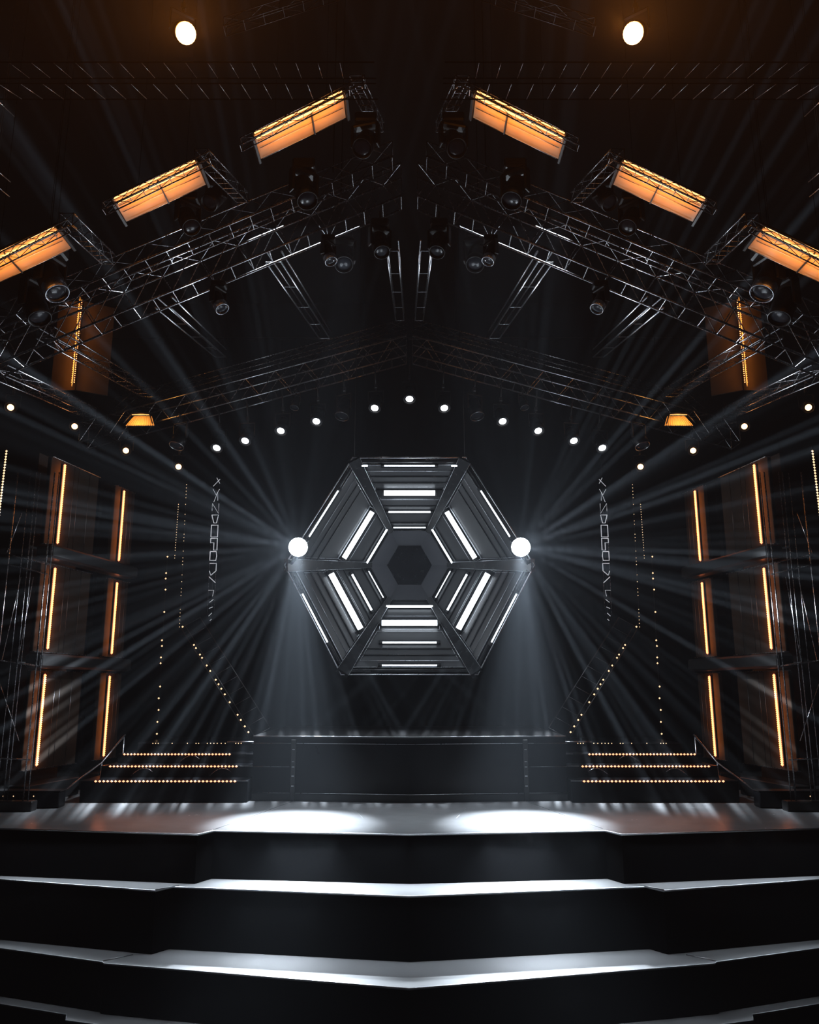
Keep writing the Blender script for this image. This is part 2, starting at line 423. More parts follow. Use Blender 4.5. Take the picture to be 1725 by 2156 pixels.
def par_can(name, label, lens_at, aim, kind, group, sc=1.0, top=None):
    q = aimq(aim)
    L = V(lens_at) - (q @ V((0, 0, -.162))) * sc
    t = thing(name, label, 'stage lamp', L + V((0, 0, .33 * sc)), group); t.scale = (sc,) * 3
    ch('clamp', PAR['clamp'], t)
    yaw = math.atan2(aim[0], -aim[1]) if abs(aim[0]) + abs(aim[1]) > .01 else 0
    ch('yoke', PAR['yoke'], t, rot=Quaternion((0, 0, 1), yaw))
    c = ch('can', PAR['can'], t, (0, 0, -.33), q)
    if kind == 'lens_off': ch('rim', PAR['can_ring'], c)
    ch('lens', PAR[kind], c, label={'lens': 'glowing white lens', 'lens_amber': 'glowing amber lens', 'lens_off': 'unlit dark lens', 'lens_wide': 'dazzling amber lens'}[kind])
    if top is not None:
        r = (V(top) - V(t.location)) / sc
        ch('hanging_rod', MB().tube([(0, 0, -.02), r], .014, 6).mesh('hanging_rod', M['black']), t)
    return t, c
def moving_head(label, head_at, aim, group, sc=1.0, top=None, shiny=False):
    q = aimq(aim)
    t = thing('moving_head', label, 'stage lamp', V(head_at) + V((0, 0, .36 * sc)), group); t.scale = (sc,) * 3
    ch('base', MH['base'], t)
    yaw = math.atan2(aim[0], -aim[1])
    ch('yoke', MH['yoke'], t, rot=Quaternion((0, 0, 1), yaw))
    h = ch('head', MH['head'], t, (0, 0, -.36), q)
    ch('snout', MH['snout' if shiny else 'snout_dark'], h, label='shiny metal snout' if shiny else None); ch('lens', MH['lens'], h)
    if top is not None:
        r = (V(top) - V(t.location)) / sc
        ch('hanging_rod', MB().tube([(0, 0, -.02), r], .018, 6).mesh('hanging_rod', M['black']), t)
    return t
def spot(name, parent_thing, at, aim, energy, size, col, blend=.5, rad=.05):
    l = bpy.data.lights.new(name, 'SPOT'); l.energy = energy; l.spot_size = math.radians(size); l.spot_blend = blend
    l.color = col; l.shadow_soft_size = rad
    o = bpy.data.objects.new(name, l); C.objects.link(o); o.location = at
    o.rotation_mode = 'QUATERNION'; o.rotation_quaternion = aimq(aim)
    return o

def area(name, at, aim, along, lx, ly, energy, col):
    l = bpy.data.lights.new(name, 'AREA'); l.shape = 'RECTANGLE'; l.size = lx; l.size_y = ly; l.energy = energy; l.color = col
    o = bpy.data.objects.new(name, l); C.objects.link(o)
    z = -V(aim).normalized(); x = V(along).normalized(); y = z.cross(x)
    o.matrix_world = Matrix.Translation(V(at)) @ Matrix((x, y, z)).transposed().to_4x4()
    return o

# ------------------------------------------------------------------ trusses
G1 = 'gable roof trusses'
def box_truss(label, p0, p1, up, back, bays, r, name='roof_truss', cat='truss', group=None, rungs=True, lace_r=None, m=None, lacing=True, lm=None):
    """four chords from p0 to p1 (lower front one), offset by up and back"""
    m = m or M['truss']; p0, p1, up, back = V(p0), V(p1), V(up), V(back); lr = lace_r or r * .55
    t = thing(name, label, cat, (p0 + p1) / 2 + up, group)
    for o in (V((0, 0, 0)), up, back, up + back):
        MB().tube([p0 + o, p1 + o], r, 8).build('chord', m, t)
    def q(i): return p0.lerp(p1, i / bays)
    for off, wid, nm in ((V((0, 0, 0)), up, 'front_lacing'), (back, up, 'rear_lacing'), (up, back, 'top_lacing')) if lacing else ():
        b = MB()
        for i in range(bays):
            a, c = (q(i) + off, q(i + 1) + off + wid) if i % 2 == 0 else (q(i) + off + wid, q(i + 1) + off)
            b.tube([a, c], lr, 5, caps=False)
        for i in (0, bays): b.tube([q(i) + off, q(i) + off + wid], lr, 5, caps=False)
        b.build(nm, lm or M['lacing'], t)
    if group == G1:
        for u in (.15, .85):
            e = p0.lerp(p1, u) + up + back * .5; MB().tube([e - back * .5, e, V((e.x, e.y, ZC))], .006, 5).build('hanging_chain', M['riser'], t)
    rm = MB().tube([(0, 0, 0), back], lr * 1.2, 6, caps=False).mesh('rung', m)
    for i in range(0, bays + 1, 1 if lacing else 3):
        o = bpy.data.objects.new('rung', rm); C.objects.link(o); o.parent = t; o.location = q(i) - V(t.location)
    return t
G1 = 'gable roof trusses'
for s in (-1, 1):
    S = SIDE[s]
    # rear gable
    box_truss('%s half of the rear gable truss, carrying the row of small lit lamps' % S,
              mx(P(856, 748, 13), s), mx(P(165, 932, 13), s), (0, 0, .36), (0, .38, 0), 22, .014, group=G1, m=M['steel'], lm=M['truss'])
    box_truss('%s half of the dim slim truss just above the rear gable truss' % S,
              mx(P(856, 692, 13.6), s), mx(P(240, 860, 13.6), s), (0, 0, .2), (0, .25, 0), 18, .010, group=G1)
    # front gable
    box_truss('%s half of the big front gable truss under the amber battens' % S,
              mx(P(845, 412, 8.4), s), mx(P(-60, 788, 8.4), s), (0, 0, .43), (0, .28, 0), 22, .014, group=G1, lm=M['truss'], lace_r=.006)
    box_truss('%s half of the thin upper truss above the big front gable truss' % S,
              mx(P(826, 330, 8.0), s), mx(P(-60, 700, 8.0), s), (0, 0, .2), (0, .25, 0), 20, .009, group=G1)
    # depth ladders between the gables
    for (a, c, w, nm, r) in (((839, 528), (851, 678), .14, 'innermost of the bright rails beside the roof ridge on the %s' % S, .010),
                          ((592, 552), (697, 716), .18, 'bright white roof rails running back beneath the %s roof slope, nearer the ridge' % S, .012),
                          ((360, 648), (478, 754), .18, 'bright white roof rails running back beneath the %s roof slope, farther from the ridge' % S, .012),
                          ((112, 712), (330, 838), .2, 'dim roof rails running back beside the amber glowing wall corner on the %s' % S, .010),
                          ((12, 792), (205, 878), .22, 'outermost dim roof rails low at the %s edge' % S, .010)):
        p0, p1 = mx(P(*a, 8.75), s), mx(P(*a, 8.75).lerp(P(*c, 13.0), .97), s)
        box_truss(nm, p0, p1, (0, 0, .14), (-s * -w, 0, 0), 12, r, name='roof_rail', cat='truss', group='roof rails between the gables', lace_r=.004, m=M['steel'] if c[0] in (697, 478, 851) else M['truss'], lacing=c[0] in (330, 205))
    # pod side trusses and front rails (they carry the battens)
    for (a, c, nm) in (((762, 182), (822, 306), 'beside the ridge'), ((436, 338), (548, 452), 'between the first and second battens from the ridge'),
                       ((152, 474), (264, 580), 'between the second and third battens from the ridge')):
        box_truss('%s pod truss reaching forward %s' % (S, nm), mx(P(*a, 6.6), s), mx(P(*a, 6.6).lerp(P(*c, 8.4), .73), s), (0, 0, .12), (s * .12, 0, 0), 8, .008,
                  name='pod_truss', group='pod trusses in front of the front gable truss', lace_r=.004)
    for i, (a, c) in enumerate((((768, 172), (505, 305)), ((440, 333), (215, 440)), ((140, 477), (-80, 585)))):
        nm = ('nearest the ridge', 'in the middle of the slope', 'at the photo edge')[i]
        p0, p1 = mx(P(*a, 6.35), s), mx(P(*c, 6.35), s)
        box_truss('%s pod front rail %s, carrying an amber batten' % (S, nm), p0, p1, (0, 0, .07), (0, .09, 0), 8, .006,
                  name='pod_rail', group='pod rails in front of the front gable truss', lace_r=.003)
        # amber batten: housing, reflector, two tubes
        ta, tc = (((728, 207), (541, 297)), ((420, 353), (246, 434)), ((124, 492), (-60, 578)))[i]
        a3, c3 = mx(P(*ta, 6.55), s), mx(P(*tc, 6.55), s)
        bt = thing('amber_batten', '%s amber strip batten %s of the front gable' % (S, ('nearest the ridge', 'in the middle', 'at the outer end')[i]),
                   'stage lamp', (a3 + c3) / 2, 'amber battens along the front gable')
        d = (c3 - a3); L = d.length; d.normalize(); X = d
        Yv = V((0, 1, 0)); Z = X.cross(Yv).normalized()
        if Z.z < 0: Z = -Z
        mid = (a3 + c3) / 2
        MB().box(mid + Yv * .15 + Z * .075, (L + .06, .38, .03), (X, Yv, Z), bev=.006).build('housing', M['black'], bt)
        MB().box(mid + Yv * .15 + Z * .055, (L, .34, .008), (X, Yv, Z)).build('reflector', M['reflector'], bt, label='reflector lit amber by the tubes')
        for yy, zz, rr in ((.0, .03, .010), (-.045, .05, .006)):
            MB().tube([mid + X * (-L / 2 + .01) + Yv * yy + Z * zz, mid + X * (L / 2 - .01) + Yv * yy + Z * zz], rr, 10).build('light_tube', M['tube_orange'], bt, label='glowing amber tube')
        for yy in (.06, .16, .31):
            MB().tube([mid + X * (-L / 2 + .02) + Yv * yy + Z * .04, mid + X * (L / 2 - .02) + Yv * yy + Z * .04], .0035, 6).build('guard_wire', M['steel'], bt)
        for sg in (-1, 1):
            MB().box(mid + X * (sg * (L / 2 + .02)) + Yv * .15 + Z * .05, (.03, .38, .07), (X, Yv, Z), bev=.005).build('end_cap', M['black'], bt)
        area('batten_light', mid + Yv * .11 + Z * -.09, Z, X, L * .86, .16, 2.4, (1, .30, .03))
        for sg in (-.3, .3):
            e = mid + X * (sg * L) + Yv * .2 + Z * .085; MB().tube([e, V((e.x, e.y, ZC))], .0025, 4).build('hanging_wire', M['riser'], bt)
        xm = -.12 + .1 * i
        MB().box(mid + X * xm + Yv * .15 + Z * .04, (.012, .34, .02), (X, Yv, Z)).build('bracket', M['black'], bt)

# overhead ladder trusses with pale rungs near the top of the photo
for row, (y0, y1, Ya, Yb, r, nm, dx0) in enumerate(((176, 209, 5.2, 5.55, .0028, 'lower', 0), (131, 165, 4.9, 5.2, .0018, 'upper', 22))):
    for s in (-1, 1):
        za = P(300, y0, Ya).z; zb = P(300, y1, Yb).z
        t = thing('ceiling_ladder', '%s %s ladder of thin slanting pale rungs high under the dark ceiling' % (SIDE[s], nm), 'truss',
                  mx((-2, Ya, za + .05), s), 'rung ladders under the ceiling')
        for (Yq, zq) in ((Ya, za), (Yb, zb)):
            MB().tube([mx((-3.3, Yq, zq), s), mx((-.25, Yq, zq), s)], .005, 6).build('rail', M['riser'], t)
        k = 0
        px = -4 + dx0
        while px < 720:
            a = mx((P(px, y0, Ya).x, Ya, za), s); d = V((0, Yb - Ya, zb - za))
            MB().tube([a, a + d], r if (k % 4 or row == 0) else .001, 5).build('rung', M['steel'], t)
            px += 46.5; k += 1
# dim roof trusses at the very top and pale rods at the edges
for s in (-1, 1):
    box_truss('%s faint dark truss slanting across the top of the photo beside the amber spotlight' % SIDE[s],
              mx(P(470, 55, 5.2), s), mx(P(720, -25, 5.2), s), (0, 0, .08), (0, .1, 0), 6, .004, name='ceiling_truss', group=None, lace_r=.003, m=M['lacing'])
    for i, (a, c) in enumerate((((0, 364), (22, 383)), ((0, 397), (20, 414)), ((-10, 205), (30, 245)))):
        o = MB().tube([mx(P(a[0] - 10, a[1] - 8, 5.4), s), mx(P(*c, 5.8), s)], .004, 6).build('tie_rod', M['steel'])
        e = mx(P(a[0] - 10, a[1] - 8, 5.4), s)
        MB().tube([e, V((e.x, e.y, ZC))], .002, 4).build('hanging_wire', M['black'], o)
        tag(o, '%s thin pale roof tie rod at the photo edge, %s' % (SIDE[s], ('upper of the close pair', 'lower of the close pair', 'highest and alone')[i]), 'rod', 'tie rods at the photo edges')

# ------------------------------------------------------------------ lamps on the rear gable
def gab(px, s=-1):   # lower chord of the rear gable at photo column px (left half)
    f = (856 - px) / (856 - 165); a, c = P(856, 748, 13), P(165, 932, 13)
    return a.lerp(c, max(0., f))
WHITE = [(860, 841, 'hanging from the ridge'), (789, 860, 'next to the ridge lamp'), (666, 888, 'second lit from the ridge lamp'),
         (591, 908, 'third lit from the ridge lamp'), (516, 929, 'fourth lit from the ridge lamp'), (456, 944, 'outermost lit of its row')]
for i, (px, py, nm) in enumerate(WHITE):
    for s in ((-1, 1) if i else (-1,)):
        if i == 0: px = 862.5
        p = mx(P(px, py, 13.0), s)
        tp = mx(gab(px), s)
        lab = 'small lit white can lamp %s under the rear gable' % nm if i == 0 else '%s small lit white can lamp, %s under the rear gable' % (SIDE[s], nm)
        tt, c = par_can('can_lamp', lab, p, V((s * .10 * (i > 0), -.72, -1.0)), 'lens', 'lit can lamps under the rear gable', 1.0, top=(p.x, 13.0, tp.z - .035))
OFF = [(720, 876, 'with a rimmed unlit lens hanging between lit lamps'), (620, 858, 'close under the rear gable between lit lamps'), (372, 938, 'beyond the outermost lit white lamp')]
for px, py, nm in OFF:
    for s in (-1, 1):
        p = mx(P(px, py, 12.75 if px == 372 else 13.05), s); tp = mx(gab(px), s)
        par_can('can_lamp', '%s unlit can lamp %s' % (SIDE[s], nm), p, V((s * .2, -.35, -1.0)), 'lens_off', 'unlit can lamps under the rear gable', .68 if px == 620 else 1.1, top=(p.x, p.y, tp.z - .04))
AMB = [(22, 858, 11.5, 'outermost, at the photo edge'), (157, 898, 12.7, 'at the tip of the rear gable truss'), (265, 949, 13, 'hanging below the rear gable end'), (376, 983, 13.2, 'lowest and nearest the stage middle')]
for px, py, Y, nm in AMB:
    for s in (-1, 1):
        p = mx(P(px, py, Y), s)
        tt, c = par_can('amber_lamp', '%s small amber lamp %s' % (SIDE[s], nm), p, V((-s * .25, -.9, -.5)), 'lens_amber', 'small amber lamps beside the rear gable', .8,
                        top=(p.x, Y, p.z + .44))
        spot('amber_lamp_light', tt, p + V((-s * .02, -.06, -.04)), V((-s * .25, -.9, -.5)), 1, 150, ORANGE, 1.)

# flood boxes in the rear truss ends
for s in (-1, 1):
    c = mx(P(296, 884, 12.75), s)
    t = thing('flood_box', '%s amber lit wooden-looking flood box sitting in the rear gable end' % SIDE[s], 'stage lamp', c, 'flood boxes in the rear gable')
    f = [c + V((-.24, -.12, -.10)), c + V((.24, -.12, -.10)), c + V((.15, -.02, .10)), c + V((-.15, -.02, .10))]
    b = MB(); n = 13
    vs = []
    for i in range(n * 2 + 1):
        u = i / (n * 2); z = .012 if i % 2 else 0
        vs += [f[0].lerp(f[1], u) + V((0, .12 + z, 0)), f[3].lerp(f[2], u) + V((0, .12 + z, 0))]
    b.add(vs, [(2 * i, 2 * i + 2, 2 * i + 3, 2 * i + 1) for i in range(n * 2)])
    rf = b.build('ribbed_reflector', M['reflector'], t, label='ribbed reflector lit amber')
    rf.modifiers.new('thick', 'SOLIDIFY').thickness = .006
    MB().tube([f[3], f[2]], .02, 8).build('top_bar', M['black'], t)
    MB().tube([f[0], f[3]], .012, 6).build('side_bar', M['black'], t)
    MB().tube([f[1], f[2]], .012, 6).build('side_bar', M['black'], t)
    area('flood_light', c + V((0, -.16, .0)), (0, 1, .1), (1, 0, 0), .25, .1, 2.2, (1, .4, .08))
    MB().tube([c + V((-.14, -.02, .085)), c + V((.14, -.02, .085))], .008, 8).build('light_tube', M['tube_orange'], t, label='glowing amber tube')

# ------------------------------------------------------------------ moving heads
HEADS = [(691, 534, 8.5, (.35, -.25, -1), 'with a shining snout, nearest the ridge rails', .62), (459, 634, 8.5, (.55, -.3, -1), 'with a bright grey snout below the front gable', .66),
         (800, 512, 8.5, (.2, -.4, -1), 'dark, hanging close beside the roof ridge', .8), (722, 540, 9.6, (.15, -.6, -1), 'dark and lower, behind the shining one', 1.0),
         (455, 414, 7.9, (-.4, -.6, -1), 'in the middle pod below its amber batten', .8), (395, 462, 7.6, (.5, -.5, -1), 'tilted, amber lit, in front of the front gable', .8),
         (105, 588, 7.4, (.6, -.2, -1), 'dark with silver snout, beneath the outer amber batten', 1.0), (72, 640, 7.8, (.5, -.2, -1), 'dark, low at the photo edge', 1.0),
         (640, 400, 7.4, (.3, -.4, -1), 'dark, hanging below the amber batten nearest the ridge', .9), (770, 300, 7.2, (-.2, -.7, -1), 'dark, in the pod beside the ridge', .85)]
for px, py, Y, aim, nm, sc in HEADS:
    for s in (-1, 1):
        p = mx(P(px, py, Y), s)
        u0, u1 = P(845, 412, 8.4), P(-60, 788, 8.4); zr = u0.z + (u1.z - u0.z) * (abs(p.x) + u0.x) / (u0.x - u1.x) - .03
        moving_head('%s moving head lamp %s' % (SIDE[s], nm), p, V((-s * aim[0], aim[1], aim[2])), 'moving heads under the front gable', sc,
                    top=(p.x, Y, max(zr, p.z + .37 * sc)), shiny='snout' in nm)

# ------------------------------------------------------------------ top amber spotlights
for s in (-1, 1):
    p = mx(P(391, 70, 4.6), s)
    aim = (V((0, 0, EYE)) - p).normalized() + V((-s * .35, -.1, -.25))
    tt, c = par_can('amber_spotlight', '%s large dazzling amber spotlight at the top of the photo' % SIDE[s], p, aim, 'lens_wide', 'large amber spotlights under the ceiling', .66,
                    top=(p.x, 4.6, ZC))
    spot('amber_spotlight_light', None, p + aim.normalized() * .09, V((0, -1, .1)), 170, 176, ORANGE, .3, .05)

# ------------------------------------------------------------------ star spotlights with a many-rayed gobo
def gobo(light, seed, strength, base, s):
    light.use_nodes = True; nt = light.node_tree; em = nt.nodes['Emission']
    tc = nt.nodes.new('ShaderNodeTexCoord'); sp = nt.nodes.new('ShaderNodeSeparateXYZ'); nt.links.new(tc.outputs['Normal'], sp.inputs[0])
    def mth(op, a, b2=None):
        n = nt.nodes.new('ShaderNodeMath'); n.operation = op
        for i, v in enumerate((a, b2)):
            if v is None: continue
            if isinstance(v, (int, float)): n.inputs[i].default_value = v
            else: nt.links.new(v, n.inputs[i])
        return n.outputs[0]
    x, y, z = sp.outputs
    r = mth('SQRT', mth('ADD', mth('MULTIPLY', x, x), mth('MULTIPLY', y, y)))
    cx, cy = mth('DIVIDE', x, r), mth('DIVIDE', y, r)
    cb = nt.nodes.new('ShaderNodeCombineXYZ'); nt.links.new(cx, cb.inputs[0]); nt.links.new(cy, cb.inputs[1]); cb.inputs[2].default_value = seed
    def ray(scale, lo, hi):
        nz = nt.nodes.new('ShaderNodeTexNoise'); nz.inputs['Scale'].default_value = scale; nz.inputs['Detail'].default_value = 1.5
        nt.links.new(cb.outputs[0], nz.inputs['Vector'])
        mr = nt.nodes.new('ShaderNodeMapRange'); mr.inputs['From Min'].default_value = lo; mr.inputs['From Max'].default_value = hi
        nt.links.new(nz.outputs['Fac'], mr.inputs['Value']); return mth('POWER', mr.outputs[0], 3.0)
    rays = mth('ADD', mth('MULTIPLY', ray(46, .48, .68), 1.3), mth('ADD', mth('MULTIPLY', ray(20, .5, .72), .8), mth('MULTIPLY', ray(7, .5, .72), .15)))
    # more light thrown down and outwards
    down = mth('MAXIMUM', mth('MULTIPLY', cy, -1.0), 0.0)
    out = mth('MAXIMUM', mth('MULTIPLY', cx, float(s)), 0.0)
    wgt = mth('ADD', .035, mth('ADD', mth('MULTIPLY', down, .3), mth('MULTIPLY', out, .6)))
    inn = mth('SUBTRACT', 1.0, mth('MULTIPLY', .75, mth('MAXIMUM', mth('MULTIPLY', cx, float(-s)), 0.0)))
    wgt = mth('MULTIPLY', wgt, inn)
    win = mth('POWER', mth('MAXIMUM', 0.0, mth('SUBTRACT', 1.0, mth('POWER', mth('DIVIDE', mth('ABSOLUTE', mth('SUBTRACT', z, mth('MULTIPLY', .40, mth('SUBTRACT', 1.0, down)))), .42), 2.0))), 2.0)
    tot = mth('ADD', base, mth('MULTIPLY', strength, mth('MULTIPLY', rays, mth('MULTIPLY', wgt, win))))
    nt.links.new(tot, em.inputs['Strength'])
for s in (-1, 1):
    p = mx(P(628, 1152, 11.75), s)
    t = thing('star_spotlight', '%s dazzling white spotlight at the side corner of the hexagon' % SIDE[s], 'stage lamp', p + V((0, .3, .0)), 'dazzling spotlights beside the hexagon')
    aim = (V((0, 0, EYE)) - p).normalized(); q = aimq(aim)
    tm = Matrix.Translation(p) @ q.to_matrix().to_4x4()
    MB().lathe([(.02, .34), (.09, .33), (.112, .25), (.118, .05), (.126, .02), (.126, .004), (.119, .004), (.112, .03), (.05, .05)], 24, tm).build('housing', M['black'], t)
    b = MB().lathe([(.138, -.0), (.105, -.012), (.06, -.02), (.0005, -.024)], 24, tm); b.build('lens', M['lens_star'], t, label='dazzling white lens')
    MB().tube([p + V((-s * .0, .30, 0)), vx(5 if s > 0 else 2, R0 - .05, -.02) + V((0, .03, 0))], .03, 8).build('bracket_arm', M['black'], t)
    l = bpy.data.lights.new('star_light', 'POINT'); l.energy = 130; l.color = COOL; l.shadow_soft_size = .04
    o = bpy.data.objects.new('star_light', l); C.objects.link(o); o.location = p + aim * .10
    o.rotation_mode = 'QUATERNION'; o.rotation_quaternion = aimq(-aim)     # +Z of the light looks to the hall
    gobo(l, 3.7 if s < 0 else 9.2, 68.0, .6, s)
    spot('star_downlight', None, p + aim * .1, V((s * 1.35, 9.9, 0)) - p, 7600, 31, COOL, 1.0, .08)
# added wash with no fixture, brightens the front steps and truss from above
for s in (-1, 1):
    a = area('added_wash', V((s * 1.25, 8.75, 6.9)), V((0, .16, -1)), (1, 0, 0), 1.3, .3, 13, COOL)
    a.data.spread = math.radians(30)

# added tread fill with no fixture, under the nosing above each wide step
for i, (pw, half) in enumerate(((22.0, LV[0][1]), (4.2, LV[1][1]), (1.2, LV[2][1]))):
    for s in (-1, 1):
        a, b = V((*half[3], LV[i][0] - .045)), V((*half[4], LV[i][0] - .045))
        for u0, u1, w8 in ((.30, .62, 1.0), (.02, .98, .75)):
            p, q = mx(a.lerp(b, u0), s), mx(a.lerp(b, u1), s)
            area('added_tread_fill', (p + q) / 2 + V((0, -.05, 0)), (0, -.45, -1), q - p, (q - p).length, .03, pw * w8, COOL).data.spread = math.radians(110)
        p, q = mx(V((*half[1], LV[i][0] - .045)), s), mx(V((*half[2], LV[i][0] - .045)), s)
        area('added_tread_fill', (p + q) / 2 + V((0, -.05, 0)), (0, -.3, -1), q - p, (q - p).length, .03, pw * .22, COOL).data.spread = math.radians(110)

# ------------------------------------------------------------------ side light walls
U = V((.315, 1.6, 0)).normalized(); NW = V((U.y, -U.x, 0))     # left wall runs along U, faces NW (to the stage)
B0 = V((-5.02, 11.4, 0))
def wall_pt(t, z, out=0.): return B0 + U * t + NW * out + V((0, 0, z))
def zat(px, py, t):
    q = wall_pt(t, 0); return P(px, py, q.y).z
TI = 1.631
COLS = [('outer', 0.0, (-.26, .95), [(132, 980, 1142), (112, 1198, 1364), (90, 1422, 1610)]),
        ('inner', TI, (TI - .20, TI + .42), [(260, 1028, 1174), (243, 1225, 1378), (228, 1431, 1582)])]
for s in (-1, 1):
    ax = (V((-s * U.x, U.y, 0)), V((-s * NW.x, NW.y, 0)), V((0, 0, 1)))
    for nm, tc, (ta, tb), segs in COLS:
        base = mx(wall_pt(tc, 0), s)
        t = thing('light_tower', '%s %s tower of three dark panels each with a vertical amber light strip' % (SIDE[s], nm), 'light tower', base, 'amber light towers at the stage sides')
        zs = [(zat(x, b2, 0), zat(x, a, 0)) for x, a, b2 in COLS[0][3]]      # both towers have the same heights
        MB().box(mx(wall_pt((ta + tb) / 2, .124, -.14), s), (tb - ta, .34, .24), ax, bev=.01).build('base', M['black'], t)
        zb = .24
        MB().box(mx(wall_pt((ta + tb) / 2, (zb + zs[0][1] + .15) / 2, -.34), s), (tb - ta - .1, .06, zs[0][1] + .15 - zb), ax).build('backboard', M['black'], t)
        for z0, z1 in zs:
            pc = mx(wall_pt((ta + tb) / 2, (z0 + z1) / 2, -.10), s)
            pn = MB().box(pc, (tb - ta, .06, z1 - z0 + .13), ax, bev=.008).build('panel', M['panel'], t)
            MB().box(mx(wall_pt(tc, (z0 + z1) / 2, -.055), s), (.05, .03, z1 - z0 + .03), ax).build('strip_channel', M['black'], pn)
            area('strip_light', mx(wall_pt(tc, (z0 + z1) / 2, .03), s), mx(-NW, s), (0, 0, 1), z1 - z0, .04, 5.0, ORANGE)
            area('strip_glow', mx(wall_pt(tc, (z0 + z1) / 2, -.026), s), mx(NW, s), (0, 0, 1), z1 - z0, .02, 3.0, (1, .2, .03))
            n = 44; b = MB()
            for i in range(n):
                b.octa(mx(wall_pt(tc, z0 + (z1 - z0) * i / (n - 1), -.03), s), .024, .024, .024)
            b.build('led_strip', M['led'], pn, label='glowing amber light strip')
            # seams standing proud of the panel and a cap strip along its top
            for tt in (.30, .42, .70) if nm == 'outer' else (.22, .33):
                MB().tube([mx(wall_pt(tc + tt, z0 - .05, -.068), s), mx(wall_pt(tc + tt, z1 + .05, -.068), s)], .004, 5).build('seam', M['lacing'], pn)
            MB().box(mx(wall_pt((ta + tb) / 2, z1 + .062, -.075), s), (tb - ta, .07, .012), ax).build('top_strip', M['truss'], pn)
            MB().box(mx(wall_pt((ta + tb) / 2, z0 - .062, -.075), s), (tb - ta, .07, .012), ax).build('bottom_strip', M['truss'], pn)
        globals()['Z_' + nm] = zs
    for i in range(2):
        zo = (Z_outer[i][0] + Z_outer[i + 1][1]) / 2
        b = MB().box(mx(wall_pt(.72, zo, .07), s), (2.3, .26, .19), ax, bev=.03)
        o = b.build('ledge_beam', M['black'])
        tag(o, '%s dark ledge beam crossing both light towers, %s of the two' % (SIDE[s], ('upper', 'lower')[i]), 'beam', 'ledge beams on the light towers')
    # scaffold frame standing at the photo edge
    t = thing('scaffold_frame', '%s scaffold frame of pale poles standing at the photo edge' % SIDE[s], 'scaffold', mx((-4.95, 10.6, 0), s), 'scaffold frames at the photo edges')
    def sx(px, py=1400, Y=10.7): return P(px, py, Y).x
    for px, r in ((76, .010), (86, .008), (-6, .010), (36, .006), (44, .006), (22, .004)):
        MB().tube([mx((sx(px), 10.7, .02), s), mx((sx(px), 10.7, 4.4), s)], r, 8).build('pole', M['truss'], t)
    for (y0, y1) in ((1172, 1188), (1193, 1209), (1395, 1402), (1600, 1600)):
        a, b2 = P(14, y0, 10.7), P(84, y1, 10.7)
        MB().tube([mx((sx(-6), 10.7, a.z + .03), s), mx((sx(82), 10.7, b2.z), s)], .009, 8).build('crossbar', M['truss'], t)
    for (pa, pb) in (((4, 1390), (44, 1215)), ((70, 1215), (38, 1390)), ((0, 1440), (40, 1560)), ((14, 1165), (46, 1080))):
        MB().tube([mx(P(*pa, 10.72), s), mx(P(*pb, 10.72), s)], .005, 6).build('brace', M['truss'], t)
    MB().box(mx((sx(40), 10.7, .063), s), (.75, .16, .12), bev=.01).build('foot_plate', M['black'], t)
    # low dark equipment trunk at the foot of the towers
    c = mx((-5.25, 10.9, .0), s)
    t = thing('low_platform', '%s low black floor box with tiny glints at the foot of the towers' % SIDE[s], 'box', c)
    MB().box(c + V((0, .12, .105)), (1.5, .2, .20), bev=.012).build('body', M['gloss'], t)
    MB().box(c + V((0, .12, .211)), (1.52, .22, .012)).build('lid', M['black'], t)
    for i in range(5): lamp_dot(BULB_S, t, c + V((-.1 +   .13 * i, .012, .15)), 'indicator_light')

    # hanging LED strings
    def string(label, pa, pb, n, Y, name='light_string', mesh=BULB, jit=.0, skip=.0, grp='hanging light strings'):
        a, c2 = mx(P(*pa, Y), s), mx(P(*pb, Y), s)
        t = thing(name, label, 'light string', a, grp)
        MB().tube([a + V((0, .012, .1)), c2 + V((0, .012, -.02))], .004, 5).build('cable', M['black'], t)
        for i in range(n):
            if random.random() < skip: continue
            lamp_dot(mesh, t, a.lerp(c2, i / (n - 1)) + V((random.uniform(-jit, jit), -.004, 0)), 'bulb')
        return t
    random.seed(11)
    string('%s dashed warm light string at the photo edge above the scaffold' % SIDE[s], (14, 950), (-2, 1085), 24, 10.2, mesh=BULB)
    string('%s longest sparse light string hanging down to the stair top' % SIDE[s], (352, 1172), (331, 1545), 32, 13.6, mesh=BULB, skip=.55, jit=.01)
    string('%s fine light string between the amber lamp and the stairs' % SIDE[s], (394, 1000), (378, 1320), 46, 14.0, mesh=BULB_S, skip=.35)
    string('%s short fine light string nearest the inner light tower' % SIDE[s], (376, 1062), (368, 1175), 22, 13.8, mesh=BULB_S, skip=.1)
    # leaning light ladder
    a, c2 = mx(P(381, 1322, 13.2), s), mx(P(527, 1556, 12.9), s)
    t = thing('light_ladder', '%s leaning ladder frame with a row of warm bulbs beside the platform' % SIDE[s], 'light ladder', c2, 'leaning light ladders')
    d = c2 - a; off = V((-s * .30, .02, .17))
    for o3 in (V((0, 0, 0)), off): MB().tube([a + o3, c2 + o3], .008, 6).build('rail', M['lacing'], t)
    MB().tube([a + off * .22, c2 + off * .22], .006, 6).build('inner_rail', M['lacing'], t)
    for i in range(12):
        q = a + d * (i / 11); MB().tube([q, q + off], .004, 5).build('rung', M['lacing'], t)
    for u in (.0, .17, .20, .26, .29, .36, .41, .49, .53, .57, .62, .69, .80, .845, .90, .95):
        lamp_dot(BULB, t, a + d * u + off * .10 + V((0, -.015, 0)), 'bulb')
    # neon glyph column
    a, c2 = mx(P(457, 1000, 13.9), s), mx(P(443, 1310, 13.9), s)
